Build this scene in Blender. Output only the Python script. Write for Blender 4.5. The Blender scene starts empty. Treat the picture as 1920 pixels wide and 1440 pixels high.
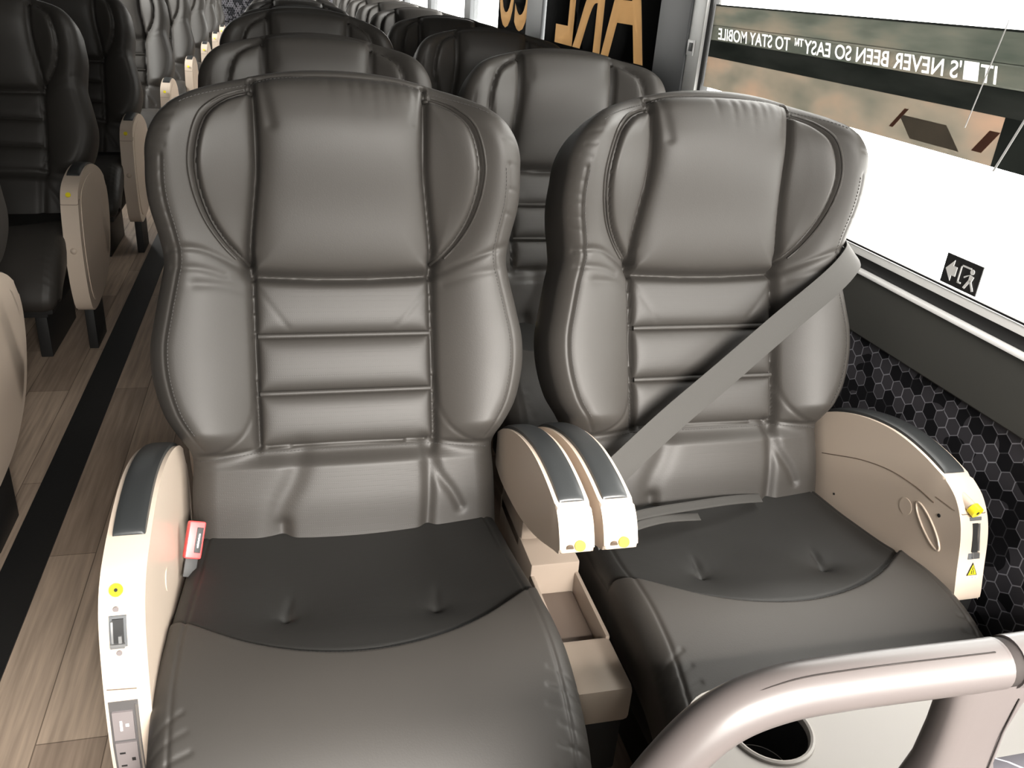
import bpy, bmesh, math, random
import numpy as np
from mathutils import Vector, Matrix

sc = bpy.context.scene
D = bpy.data
col = sc.collection
random.seed(4)

# ------------------------------------------------------------------ camera
F_PX, PITCH, YAW, ROLL, CAM_H = 1583.6, 0.43853, 0.27598, 0.08118, 1.34884
cp, sp, cy_, sy_ = math.cos(PITCH), math.sin(PITCH), math.cos(YAW), math.sin(YAW)
R0 = Vector((cy_, -sy_, 0)); FW = Vector((sy_*cp, cy_*cp, -sp)); U0 = Vector((sy_*sp, cy_*sp, cp))
RR = R0*math.cos(ROLL) + U0*math.sin(ROLL)
UU = U0*math.cos(ROLL) - R0*math.sin(ROLL)
cam_d = D.cameras.new('camera'); cam = D.objects.new('camera', cam_d); col.objects.link(cam)
M = Matrix(((RR.x, UU.x, -FW.x), (RR.y, UU.y, -FW.y), (RR.z, UU.z, -FW.z)))
cam.matrix_world = Matrix.Translation((0, 0, CAM_H)) @ M.to_4x4()
cam_d.sensor_fit = 'HORIZONTAL'; cam_d.sensor_width = 36.0; cam_d.lens = 36.0*F_PX/1920.0
cam_d.clip_start = 0.02
sc.camera = cam

# ------------------------------------------------------------------ light
sc.view_settings.view_transform = 'Standard'
sc.view_settings.look = 'None'
sc.view_settings.exposure = 0.0
sc.view_settings.gamma = 1.0
try: sc.cycles.use_denoising = True
except Exception: pass
W = D.worlds.new('world'); sc.world = W; W.use_nodes = True
bgn = W.node_tree.nodes['Background']
bgn.inputs[0].default_value = (1.0, 0.975, 0.945, 1); bgn.inputs[1].default_value = 15.0

def area_light(name, loc, direction, sx, sy, power, color=(1, 1, 1), portal=False, spread=180):
    l = D.lights.new(name, 'AREA'); l.shape = 'RECTANGLE'; l.size = sx; l.size_y = sy
    l.energy = power; l.color = color; l.spread = math.radians(spread)
    o = D.objects.new(name, l); col.objects.link(o); o.location = loc
    o.rotation_euler = Vector(direction).to_track_quat('-Z', 'Y').to_euler()
    if portal: l.cycles.is_portal = True
    return o
# portals in the real window openings (they only guide the sky light)
area_light('portal_right', (1.22, 0.75, 1.3), (-1, 0, 0), 3.4, 0.85, 1, portal=True)
area_light('portal_front', (0.45, -0.98, 1.25), (0, 1, 0), 1.6, 0.9, 1, portal=True)
area_light('portal_right_rear', (1.22, 8.0, 1.3), (-1, 0, 0), 5.6, 0.85, 1, portal=True)
area_light('portal_left_rear', (-1.42, 8.9, 1.3), (1, 0, 0), 6.4, 0.85, 1, portal=True)

# ------------------------------------------------------------------ materials
def mat(name, color, rough=0.5, metal=0.0, spec=0.5, bump=None, noise=None, coat=0.0, emit=None):
    m = D.materials.new(name); m.use_nodes = True; nt = m.node_tree; b = nt.nodes['Principled BSDF']
    b.inputs['Base Color'].default_value = (*color, 1); b.inputs['Roughness'].default_value = rough
    b.inputs['Metallic'].default_value = metal; b.inputs['Specular IOR Level'].default_value = spec
    b.inputs['Coat Weight'].default_value = coat
    if emit:
        b.inputs['Emission Color'].default_value = (*emit[0], 1); b.inputs['Emission Strength'].default_value = emit[1]
    tc = None
    if bump or noise:
        tc = nt.nodes.new('ShaderNodeTexCoord')
    if bump:
        n = nt.nodes.new('ShaderNodeTexNoise'); n.inputs['Scale'].default_value = bump[0]; n.inputs['Detail'].default_value = 4
        bp = nt.nodes.new('ShaderNodeBump'); bp.inputs['Strength'].default_value = bump[1]; bp.inputs['Distance'].default_value = bump[2]
        nt.links.new(tc.outputs['Object'], n.inputs['Vector']); nt.links.new(n.outputs['Fac'], bp.inputs['Height'])
        nt.links.new(bp.outputs['Normal'], b.inputs['Normal'])
    if noise:
        n = nt.nodes.new('ShaderNodeTexNoise'); n.inputs['Scale'].default_value = noise[0]; n.inputs['Detail'].default_value = 5
        r = nt.nodes.new('ShaderNodeMapRange'); r.inputs['To Min'].default_value = rough-noise[1]; r.inputs['To Max'].default_value = rough+noise[1]
        nt.links.new(tc.outputs['Object'], n.inputs['Vector']); nt.links.new(n.outputs['Fac'], r.inputs['Value'])
        nt.links.new(r.outputs['Result'], b.inputs['Roughness'])
    return m

MT = {}
MT['leather'] = mat('black_leather', (0.035, 0.0315, 0.028), 0.55, spec=0.42, bump=(420, 0.12, 0.001), noise=(6, 0.05))
MT['leather_perf'] = mat('perforated_black_leather', (0.030, 0.027, 0.024), 0.54, spec=0.42)
def perforate(m):
    nt = m.node_tree; b = nt.nodes['Principled BSDF']
    tc = nt.nodes.new('ShaderNodeTexCoord'); v = nt.nodes.new('ShaderNodeTexVoronoi')
    v.inputs['Scale'].default_value = 260; v.inputs['Randomness'].default_value = 0.0
    r = nt.nodes.new('ShaderNodeMapRange'); r.inputs['From Min'].default_value = 0.15; r.inputs['From Max'].default_value = 0.4
    bp = nt.nodes.new('ShaderNodeBump'); bp.inputs['Strength'].default_value = 0.14; bp.inputs['Distance'].default_value = 0.0006
    nt.links.new(tc.outputs['Object'], v.inputs['Vector']); nt.links.new(v.outputs['Distance'], r.inputs['Value'])
    nt.links.new(r.outputs['Result'], bp.inputs['Height']); nt.links.new(bp.outputs['Normal'], b.inputs['Normal'])
perforate(MT['leather_perf'])
MT['leather_seat'] = mat('perforated_seat_leather_shaded', (0.015, 0.0145, 0.0135), 0.55, spec=0.34)  # darker perforated leather, part of the cushion's shade is in this colour
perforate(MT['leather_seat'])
MT['console'] = mat('shaded_tan_console_plastic', (0.29, 0.235, 0.19), 0.42)  # tan plastic, the shade it sits in is mixed into the colour
MT['console_dark'] = mat('dark_console_tray', (0.10, 0.075, 0.06), 0.6)
MT['wrap'] = mat('black_window_wrap', (0.006, 0.006, 0.006), 0.9, spec=0.05)
MT['thread'] = mat('grey_thread', (0.055, 0.052, 0.05), 0.7, spec=0.2)
MT['pad'] = mat('dark_arm_pad', (0.028, 0.030, 0.031), 0.36, spec=0.6, bump=(300, 0.08, 0.001))
MT['beige'] = mat('beige_plastic', (0.60, 0.50, 0.41), 0.34, bump=(500, 0.05, 0.0005))
MT['beige_dark'] = mat('beige_seam', (0.16, 0.12, 0.09), 0.7, spec=0.15)
MT['black'] = mat('black_plastic', (0.012, 0.012, 0.012), 0.55)
MT['steel'] = mat('steel', (0.55, 0.55, 0.55), 0.3, metal=0.9)
MT['yellow'] = mat('yellow_button', (0.85, 0.72, 0.02), 0.4)
MT['red'] = mat('red_buckle', (0.75, 0.07, 0.07), 0.35)
MT['belt'] = mat('grey_webbing', (0.048, 0.046, 0.043), 0.75, spec=0.18, bump=(900, 0.3, 0.0006))
MT['rail'] = mat('grey_rail_plastic', (0.066, 0.057, 0.055), 0.36, spec=0.5, bump=(220, 0.04, 0.0006))
MT['tray'] = mat('pale_grey_tray', (0.40, 0.37, 0.34), 0.45)
MT['wall_grey'] = mat('dark_grey_wall_panel', (0.055, 0.055, 0.050), 0.55, bump=(60, 0.05, 0.001))
MT['sill'] = mat('pale_sill_aluminium', (0.92, 0.92, 0.91), 0.35)
MT['frame_white'] = mat('white_window_post', (0.72, 0.72, 0.70), 0.35)
MT['frame_grey'] = mat('grey_window_post', (0.10, 0.105, 0.11), 0.5)
MT['rubber'] = mat('black_rubber', (0.01, 0.01, 0.01), 0.6)
MT['ceiling'] = mat('ceiling_vinyl', (0.12, 0.12, 0.12), 0.7)
MT['wall_dark'] = mat('dark_wall_vinyl', (0.02, 0.02, 0.02), 0.7)
MT['gold'] = mat('gold_vinyl', (0.60, 0.43, 0.22), 0.5)
MT['white'] = mat('white_vinyl', (0.9, 0.9, 0.88), 0.5)
MT['outlet_grey'] = mat('outlet_grey', (0.10, 0.095, 0.095), 0.4)
MT['rail_seam'] = mat('dark_rail_seam', (0.02, 0.017, 0.016), 0.7, spec=0.1)
MT['outlet_light'] = mat('outlet_face', (0.22, 0.195, 0.195), 0.45)

def glass():
    m = D.materials.new('window_glass'); m.use_nodes = True; nt = m.node_tree
    nt.nodes.clear(); o = nt.nodes.new('ShaderNodeOutputMaterial'); t = nt.nodes.new('ShaderNodeBsdfTransparent')
    g = nt.nodes.new('ShaderNodeBsdfGlossy'); g.inputs['Roughness'].default_value = 0.02
    t.inputs[0].default_value = (0.90, 0.905, 0.895, 1)
    mx = nt.nodes.new('ShaderNodeMixShader'); fr = nt.nodes.new('ShaderNodeFresnel'); fr.inputs[0].default_value = 1.15
    ge = nt.nodes.new('ShaderNodeNewGeometry'); inv = nt.nodes.new('ShaderNodeMath'); inv.operation = 'SUBTRACT'; inv.inputs[0].default_value = 1.0; mu = nt.nodes.new('ShaderNodeMath'); mu.operation = 'MULTIPLY'
    nt.links.new(ge.outputs['Backfacing'], inv.inputs[1]); nt.links.new(inv.outputs[0], mu.inputs[0]); nt.links.new(fr.outputs[0], mu.inputs[1])
    nt.links.new(mu.outputs[0], mx.inputs[0]); nt.links.new(t.outputs[0], mx.inputs[1]); nt.links.new(g.outputs[0], mx.inputs[2])
    nt.links.new(mx.outputs[0], o.inputs[0]); return m
MT['glass'] = glass()

def film(name, stops, scale, opacity=1.0, translucent=0.5, stretch=(1, 1, 1), seed=0.0):
    """vinyl film on the glass: a cloudy printed picture, part of the daylight passes through it"""
    m = D.materials.new(name); m.use_nodes = True; nt = m.node_tree; nt.nodes.clear()
    o = nt.nodes.new('ShaderNodeOutputMaterial'); tc = nt.nodes.new('ShaderNodeTexCoord'); mp = nt.nodes.new('ShaderNodeMapping')
    mp.inputs['Scale'].default_value = stretch; mp.inputs['Location'].default_value = (seed, seed, seed)
    n = nt.nodes.new('ShaderNodeTexNoise'); n.inputs['Scale'].default_value = scale; n.inputs['Detail'].default_value = 3
    r = nt.nodes.new('ShaderNodeValToRGB'); els = r.color_ramp.elements
    els[0].position, els[0].color = stops[0][0], (*stops[0][1], 1)
    els[1].position, els[1].color = stops[1][0], (*stops[1][1], 1)
    for p, c in stops[2:]:
        e = els.new(p); e.color = (*c, 1)
    df = nt.nodes.new('ShaderNodeBsdfDiffuse'); tl = nt.nodes.new('ShaderNodeBsdfTranslucent'); mx = nt.nodes.new('ShaderNodeMixShader')
    mx.inputs[0].default_value = translucent
    L = nt.links.new
    L(tc.outputs['Object'], mp.inputs['Vector']); L(mp.outputs['Vector'], n.inputs['Vector']); L(n.outputs['Fac'], r.inputs['Fac'])
    L(r.outputs['Color'], df.inputs[0]); L(r.outputs['Color'], tl.inputs[0]); L(df.outputs[0], mx.inputs[1]); L(tl.outputs[0], mx.inputs[2])
    L(mx.outputs[0], o.inputs[0]); return m
MT['film_top'] = film('film_street', [(0.30, (0.16, 0.175, 0.155)), (0.72, (0.33, 0.30, 0.26)), (0.5, (0.235, 0.24, 0.215))], 3.0, stretch=(1, 1.2, 7))
MT['film_dark'] = film('film_dark', [(0.3, (0.045, 0.05, 0.046)), (0.75, (0.085, 0.088, 0.082))], 4.0, stretch=(1, 1, 5), seed=3)
MT['film_picture'] = film('film_picture', [(0.30, (0.24, 0.24, 0.215)), (0.75, (0.46, 0.36, 0.295)), (0.5, (0.34, 0.31, 0.27))], 3.4, stretch=(1, 1.2, 3), seed=7)
MT['film_grey'] = film('film_grey', [(0.3, (0.035, 0.038, 0.036)), (0.7, (0.06, 0.065, 0.06))], 5.0)
MT['film_brown'] = film('film_brown', [(0.3, (0.20, 0.175, 0.14)), (0.7, (0.28, 0.24, 0.19))], 8.0)
MT['film_rust'] = film('film_rust', [(0.3, (0.20, 0.10, 0.07)), (0.7, (0.26, 0.14, 0.10))], 8.0)

def hex_fabric():
    m = D.materials.new('hexagon_fabric'); m.use_nodes = True; nt = m.node_tree; b = nt.nodes['Principled BSDF']
    b.inputs['Roughness'].default_value = 0.85; b.inputs['Specular IOR Level'].default_value = 0.2
    N = nt.nodes.new; L = nt.links.new
    tc = N('ShaderNodeTexCoord'); sep = N('ShaderNodeSeparateXYZ'); L(tc.outputs['Object'], sep.inputs[0])
    add = N('ShaderNodeMath'); add.operation = 'ADD'; L(sep.outputs['X'], add.inputs[0]); L(sep.outputs['Y'], add.inputs[1])
    S = 0.033
    def math_(op, a, bb=None, c=None):
        n = N('ShaderNodeMath'); n.operation = op
        for i, v in enumerate((a, bb, c)):
            if v is None: continue
            if isinstance(v, (int, float)): n.inputs[i].default_value = v
            else: L(v, n.inputs[i])
        return n.outputs[0]
    px = math_('DIVIDE', add.outputs[0], S); py = math_('DIVIDE', sep.outputs['Z'], S)
    R3 = math.sqrt(3)
    # two interleaved rectangular lattices; nearest centre wins
    def cell(ox, oy):
        ax = math_('SUBTRACT', px, ox); ay = math_('SUBTRACT', py, oy)
        ix = math_('ROUND', ax); iy = math_('ROUND', math_('DIVIDE', ay, R3))
        dx = math_('SUBTRACT', ax, ix); dy = math_('SUBTRACT', ay, math_('MULTIPLY', iy, R3))
        adx = math_('ABSOLUTE', dx); ady = math_('ABSOLUTE', dy)
        hx = math_('MAXIMUM', adx, math_('ADD', math_('MULTIPLY', adx, 0.5), math_('MULTIPLY', ady, R3/2)))
        idn = math_('ADD', math_('MULTIPLY', math_('ADD', ix, ox), 12.9898), math_('MULTIPLY', math_('ADD', iy, oy), 78.233))
        return hx, idn
    h1, i1 = cell(0.0, 0.0); h2, i2 = cell(0.5, R3/2)
    sel = math_('LESS_THAN', h1, h2); hmin = math_('MINIMUM', h1, h2)
    idn = math_('ADD', math_('MULTIPLY', i1, sel), math_('MULTIPLY', i2, math_('SUBTRACT', 1.0, sel)))
    rnd = math_('FRACT', math_('MULTIPLY', math_('SINE', idn), 43758.5453))
    big = N('ShaderNodeTexNoise'); big.inputs['Scale'].default_value = 9; big.inputs['Detail'].default_value = 1
    L(tc.outputs['Object'], big.inputs['Vector'])
    thr = math_('ADD', math_('MULTIPLY', big.outputs['Fac'], 1.6), -0.30)
    dark = math_('LESS_THAN', rnd, thr)
    cellcol = N('ShaderNodeMix'); cellcol.data_type = 'RGBA'; L(dark, cellcol.inputs[0])
    cellcol.inputs[6].default_value = (0.048, 0.046, 0.053, 1); cellcol.inputs[7].default_value = (0.006, 0.006, 0.008, 1)
    line = math_('GREATER_THAN', hmin, 0.465)
    ln = math_('MULTIPLY', line, math_('ADD', math_('MULTIPLY', math_('SUBTRACT', 1.0, dark), 0.75), 0.12))
    mx = N('ShaderNodeMix'); mx.data_type = 'RGBA'; L(ln, mx.inputs[0]); L(cellcol.outputs[2], mx.inputs[6]); mx.inputs[7].default_value = (0.30, 0.30, 0.33, 1)
    L(mx.outputs[2], b.inputs['Base Color']); return m
MT['letter_white'] = film('letter_white', [(0.3, (0.85, 0.85, 0.82)), (0.7, (0.9, 0.9, 0.88))], 4.0)
MT['letter_gold'] = film('letter_gold', [(0.3, (0.36, 0.27, 0.17)), (0.7, (0.40, 0.30, 0.19))], 4.0)
MT['hex'] = hex_fabric()

def wood_floor():
    m = D.materials.new('wood_look_vinyl'); m.use_nodes = True; nt = m.node_tree; b = nt.nodes['Principled BSDF']
    b.inputs['Roughness'].default_value = 0.5; b.inputs['Specular IOR Level'].default_value = 0.35
    N = nt.nodes.new; L = nt.links.new
    tc = N('ShaderNodeTexCoord'); mp = N('ShaderNodeMapping'); mp.inputs['Rotation'].default_value = (0, 0, math.pi/2)
    L(tc.outputs['Object'], mp.inputs['Vector'])
    br = N('ShaderNodeTexBrick'); br.inputs['Scale'].default_value = 1.0; br.inputs['Brick Width'].default_value = 0.95; br.inputs['Row Height'].default_value = 0.125
    br.inputs['Mortar Size'].default_value = 0.0012; br.offset = 0.37
    br.inputs['Color1'].default_value = (0.50, 0.39, 0.30, 1); br.inputs['Color2'].default_value = (0.34, 0.26, 0.20, 1); br.inputs['Mortar'].default_value = (0.16, 0.12, 0.09, 1)
    L(mp.outputs['Vector'], br.inputs['Vector'])
    mp2 = N('ShaderNodeMapping'); mp2.inputs['Scale'].default_value = (34, 1.6, 1); L(tc.outputs['Object'], mp2.inputs['Vector'])
    n = N('ShaderNodeTexNoise'); n.inputs['Scale'].default_value = 2.2; n.inputs['Detail'].default_value = 6; L(mp2.outputs['Vector'], n.inputs['Vector'])
    r = N('ShaderNodeMapRange'); r.inputs['From Min'].default_value = 0.3; r.inputs['From Max'].default_value = 0.7; r.inputs['To Min'].default_value = 0.72; r.inputs['To Max'].default_value = 1.2
    L(n.outputs['Fac'], r.inputs['Value'])
    mx = N('ShaderNodeMix'); mx.data_type = 'RGBA'; mx.blend_type = 'MULTIPLY'; mx.inputs[0].default_value = 1.0
    L(br.outputs['Color'], mx.inputs[6]); L(r.outputs['Result'], mx.inputs[7]); L(mx.outputs[2], b.inputs['Base Color']); return m
MT['wood'] = wood_floor()
MT['strip'] = mat('black_floor_strip', (0.008, 0.008, 0.008), 0.6, bump=(160, 0.3, 0.001))

# ------------------------------------------------------------------ mesh helpers
def link(name, me, m=None, parent=None, loc=None, rot=None):
    o = D.objects.new(name, me); col.objects.link(o)
    if m is not None:
        ms = m if isinstance(m, (list, tuple)) else [m]
        if len(me.materials) == 0:
            for x in ms: me.materials.append(x)
    if parent: o.parent = parent
    if loc is not None: o.location = loc
    if rot is not None: o.rotation_euler = rot
    return o
def props(o, label=None, cat=None, group=None, kind=None):
    if label: o['label'] = label
    if cat: o['category'] = cat
    if group: o['group'] = group
    if kind: o['kind'] = kind
    return o
def empty(name, loc, label, cat, group=None):
    o = D.objects.new(name, None); col.objects.link(o); o.location = loc; o.empty_display_size = 0.05
    return props(o, label, cat, group)
def bm_mesh(bm, name, smooth=True, angle=35):
    bmesh.ops.recalc_face_normals(bm, faces=bm.faces)
    me = D.meshes.new(name); bm.to_mesh(me); bm.free()
    if smooth:
        me.polygons.foreach_set('use_smooth', [True]*len(me.polygons))
        try: me.set_sharp_from_angle(angle=math.radians(angle))
        except Exception: pass
    return me
def add_box(bm, lo, hi, bev=0.0, seg=2):
    r = bmesh.ops.create_cube(bm, size=1.0)
    vs = r['verts']
    for v in vs:
        v.co = Vector(((lo[0]+hi[0])/2 + v.co.x*(hi[0]-lo[0]), (lo[1]+hi[1])/2 + v.co.y*(hi[1]-lo[1]), (lo[2]+hi[2])/2 + v.co.z*(hi[2]-lo[2])))
    if bev > 0:
        es = list({e for v in vs for e in v.link_edges})
        bmesh.ops.bevel(bm, geom=es, offset=bev, segments=seg, affect='EDGES', profile=0.6)
def box(name, lo, hi, m, parent=None, bev=0.0, seg=2, smooth=True):
    bm = bmesh.new(); add_box(bm, lo, hi, bev, seg)
    return link(name, bm_mesh(bm, name, smooth), m, parent)
def cyl_bm(bm, p0, p1, r0, r1=None, n=24, cap=True):
    r1 = r0 if r1 is None else r1
    p0, p1 = Vector(p0), Vector(p1); d = (p1-p0)
    q = d.to_track_quat('Z', 'Y').to_matrix()
    a, b = [], []
    for i in range(n):
        t = 2*math.pi*i/n; c = Vector((math.cos(t), math.sin(t), 0))
        a.append(bm.verts.new(p0 + q @ (c*r0))); b.append(bm.verts.new(p1 + q @ (c*r1)))
    for i in range(n):
        bm.faces.new((a[i], a[(i+1) % n], b[(i+1) % n], b[i]))
    if cap:
        bm.faces.new(list(reversed(a))); bm.faces.new(b)
def cyl(name, p0, p1, r0, m, parent=None, r1=None, n=24):
    bm = bmesh.new(); cyl_bm(bm, p0, p1, r0, r1, n); return link(name, bm_mesh(bm, name), m, parent)
def tube_mesh(name, pts, r, n=8, closed=False, rx=None):
    """round tube through points"""
    bm = bmesh.new(); P = [Vector(p) for p in pts]; rings = []
    up = None
    for i, p in enumerate(P):
        a = P[max(0, i-1)]; b = P[min(len(P)-1, i+1)]; d = (b-a)
        if d.length < 1e-9: d = Vector((0, 0, 1))
        d.normalize()
        if up is None:
            up = Vector((0, 0, 1)) if abs(d.z) < 0.9 else Vector((0, 1, 0))
        x = up - d*up.dot(d); x.normalize(); y = d.cross(x); up = x
        rr = r[i] if isinstance(r, (list, tuple)) else r
        rings.append([bm.verts.new(p + x*math.cos(2*math.pi*k/n)*rr + y*math.sin(2*math.pi*k/n)*rr) for k in range(n)])
    for i in range(len(rings)-1):
        for k in range(n):
            bm.faces.new((rings[i][k], rings[i][(k+1) % n], rings[i+1][(k+1) % n], rings[i+1][k]))
    bm.faces.new(rings[0]); bm.faces.new(list(reversed(rings[-1])))
    return bm_mesh(bm, name, angle=60)
def spline(pts, n):
    """Catmull-Rom through points (numpy), about n samples"""
    P = np.array(pts, float); k = len(P); out = []
    seg = max(2, n//(k-1))
    for i in range(k-1):
        p0 = P[max(0, i-1)]; p1 = P[i]; p2 = P[i+1]; p3 = P[min(k-1, i+2)]
        for j in range(seg):
            t = j/seg
            out.append(0.5*((2*p1) + (-p0+p2)*t + (2*p0-5*p1+4*p2-p3)*t*t + (-p0+3*p1-3*p2+p3)*t**3))
    out.append(P[-1]); return np.array(out)
def poly_dist(S, Tt, line):
    """distance of every (S,T) to a polyline"""
    best = np.full(S.shape, 1e9)
    for a, b in zip(line[:-1], line[1:]):
        dx, dy = b[0]-a[0], b[1]-a[1]; L2 = dx*dx+dy*dy+1e-12
        u = np.clip(((S-a[0])*dx + (Tt-a[1])*dy)/L2, 0, 1)
        d = (S-a[0]-u*dx)**2 + (Tt-a[1]-u*dy)**2
        best = np.minimum(best, d)
    return np.sqrt(best)
def inside(S, Tt, poly):
    c = np.zeros(S.shape, bool); n = len(poly)
    for i in range(n):
        x0, y0 = poly[i]; x1, y1 = poly[(i+1) % n]
        if y0 == y1: continue
        k = ((y0 > Tt) != (y1 > Tt)) & (S < (x1-x0)*(Tt-y0)/(y1-y0) + x0)
        c ^= k
    return c
def ss(x): x = np.clip(x, 0, 1); return x*x*(3-2*x)

# ------------------------------------------------------------------ seat: backrest
ALPHA = math.atan(0.4217)
TV = np.array([0, math.sin(ALPHA), math.cos(ALPHA)]); NV = np.array([0, -math.cos(ALPHA), math.sin(ALPHA)])
W_T = np.array([-.07, .04, .107, .14, .185, .245, .30, .35, .405, .447, .485, .53, .565, .60])
W_S = np.array([.277, .275, .272, .286, .311, .326, .328, .319, .307, .298, .302, .311, .313, .310])
_wt = spline(np.stack([W_T, W_S], 1), 260)
T0, T1, TW, TTOP = -0.07, 0.60, 0.60, 0.768
def half_w(t): return np.interp(t, _wt[:, 0], _wt[:, 1])
OUT = [(half_w(t), t) for t in np.linspace(T0, TW, 90)]
OUT += [(.310*math.cos(a)**(2/2.1), TW+.168*math.sin(a)**(2/2.1)) for a in np.linspace(0, math.pi/2, 50)[1:]]
OUT_L = [(-s, t) for s, t in reversed(OUT[:-1])]
OUTLINE = OUT + OUT_L
PAD = [(.143, .736), (.140, .67), (.141, .60), (.150, .53), (.157, .48), (.161, .447)]
PADR = spline(PAD, 40)
_bot = spline([(.161, .447), (.160, .430), (.148, .421), (.06, .416), (0, .415)], 30)
_top = spline([(.143, .736), (.10, .744), (.05, .747), (0, .748)], 20)
PAD_POLY = [tuple(p) for p in _top[::-1]] + [tuple(p) for p in PADR[1:]] + [tuple(p) for p in _bot[1:]]
PAD_POLY += [(-s, t) for s, t in reversed(PAD_POLY[1:-1])]
DARC = spline([(.144, .716), (.165, .709), (.19, .693), (.216, .660), (.231, .606), (.230, .561), (.217, .515), (.193, .475), (.163, .443)], 70)
D_POLY = [tuple(p) for p in DARC] + [tuple(p) for p in PADR[::-1] if p[1] < .706]
BOLS = spline([(.267, .112), (.235, .113), (.205, .125), (.178, .150), (.162, .19), (.158, .25)], 40)

def back_height(S, Tt, arr=True):
    A = np.abs(S); mir = lambda L: L
    Wd = np.where(Tt < TW, half_w(np.minimum(Tt, TW)), .310)
    dout = poly_dist(A, Tt, OUT)
    h = .085*ss((Tt-.42)/.26)
    # lower side bolsters
    m1 = ss((Tt-.085)/.07)*(1-ss((Tt-.41)/.12))
    q = np.clip((A-.158)/(Wd-.158), 0, 1)
    h += m1*(.052*np.sin(np.pi*np.clip(q*.72, 0, 1))**0.8)
    # wings
    m2 = ss((Tt-.40)/.13)*(1-.55*ss((Tt-.67)/.09))
    h += m2*.060*ss((A-.135)/.135)
    # fullness below the ribs
    low = 1-ss((Tt-.08)/.03)
    h += low*(.022*(1-(A/.29)**2) - .006*ss((-Tt+.03)/.09))
    # centre panels are tucked
    inlum = (A < .156) & (Tt > .119) & (Tt < .417)
    dl = np.minimum(.156-A, 1)
    h += np.where(inlum, -.006, 0)
    for a, b in ((.119, .2135), (.2135, .315), (.315, .432)):
        m = inlum & (Tt >= a) & (Tt < b)
        dd = (np.maximum(Tt-a, 1e-4)**-2 + np.maximum(b-Tt, 1e-4)**-2 + np.maximum(dl*1.4, 1e-4)**-2)**-.5*1.25
        h += np.where(m, .017*(1-np.exp(-np.clip(dd, 0, 1)/.016)) - .002, 0)
    # headrest pillow
    inp = inside(S, Tt, PAD_POLY)
    dp = (np.maximum(poly_dist(A, Tt, PADR), 1e-4)**-2 + np.maximum(poly_dist(A, Tt, _bot), 1e-4)**-2 + np.maximum(poly_dist(A, Tt, _top), 1e-4)**-2)**-.5
    h += np.where(inp, .030*(1-np.exp(-dp/.017)) + .006*np.exp(-((Tt-.475)/.055)**2)*(1-np.exp(-dp/.02)), 0)
    # wing panels
    ind = inside(A, Tt, D_POLY)
    dd = poly_dist(A, Tt, DARC)
    dall = np.minimum(dd, poly_dist(A, Tt, PADR))
    h += np.where(ind, .012*(1-np.exp(-dall/.012)), 0)
    h -= .010*np.exp(-(dd/.0045)**2)
    h -= np.where(ind, 0, .010*np.exp(-(dd/.028)**2))*(A > .15)
    # seams
    h -= .016*np.exp(-(poly_dist(A, Tt, PADR)/.0055)**2)
    h -= .016*np.exp(-(poly_dist(A, Tt, _bot)/.009)**2)
    h -= .005*np.exp(-(poly_dist(A, Tt, _top)/.004)**2)
    h -= .013*np.exp(-(poly_dist(A, Tt, [(.158, .44), (.157, .20), (.157, .119)])/.0055)**2)
    h -= .003*np.exp(-(poly_dist(A, Tt, BOLS)/.0035)**2)
    h -= .004*np.exp(-(poly_dist(A, Tt, [(0, .117), (.157, .117), (.267, .105)])/.004)**2)
    h -= .0025*np.exp(-(poly_dist(A, Tt, [(t_, w_) for t_, w_ in [(half_w(t)-.028, t) for t in np.linspace(.12, .60, 30)]])/.003)**2)
    # creases
    def crease(L, d, w, s=None):
        nonlocal h
        x = S if s is None else S*s
        h = h - d*np.exp(-(poly_dist(x, Tt, spline(L, 14))/w)**2)
    crease([(-.285, .462), (-.235, .462), (-.185, .440), (-.165, .425)], .0045, .0055)
    crease([(-.280, .432), (-.235, .430), (-.20, .420)], .0028, .006)
    crease([(-.245, .405), (-.20, .402), (-.17, .392)], .0022, .008)
    crease([(.29, .470), (.25, .455), (.21, .440), (.175, .425)], .0035, .0055)
    crease([(.27, .425), (.225, .418), (.18, .405)], .0025, .008)
    crease([(.15, .395), (.12, .36), (.095, .330)], .0010, .005)
    crease([(-.15, .40), (-.125, .365), (-.10, .330)], .0010, .005)
    crease([(-.085, .105), (-.100, .06), (-.125, .01), (-.135, -.05)], .007, .020)
    crease([(-.12, -.02), (-.118, -.07)], .008, .012)
    crease([(.150, .110), (.158, .06), (.185, .02), (.20, -.01)], .006, .010)
    crease([(.138, .115), (.142, .04), (.135, -.06)], .010, .011)
    crease([(.158, .12), (.150, .10)], .005, .007)
    for i, x in enumerate((-.02, .012, .03, .052, .072, .088, .108, .121)):
        l = (.05, .07, .045, .08, .06, .05, .075, .04)[i]
        for k in range(5):
            f0, f1 = k/5, (k+1)/5
            w_ = (1-f0)**1.3
            crease([(x+.004*f0, .742-l*f0), (x+.004*f1, .742-l*f1)], .0008*w_, .0050)
    crease([(-.128, .735), (-.121, .70), (-.114, .66)], .0045, .009)
    crease([(.128, .735), (.125, .71), (.121, .67)], .003, .007)
    for i, a in enumerate(np.linspace(.50, .70, 11)):      # puckers along the outer wing seam
        w = float(half_w(min(a, .6))) - (0 if a < .6 else (a-.6)*.35)
        crease([(-w+.010, a), (-w+.028, a-.004+.003*(i % 3))], .0013, .0028)
        if i % 2: crease([(w-.010, a), (w-.028, a+.003)], .0011, .003)
    # rounded rim
    Rr = .046
    h -= Rr*.95*(1-np.sqrt(1-np.clip(1-dout/Rr, 0, 1)**2))
    return h

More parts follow.
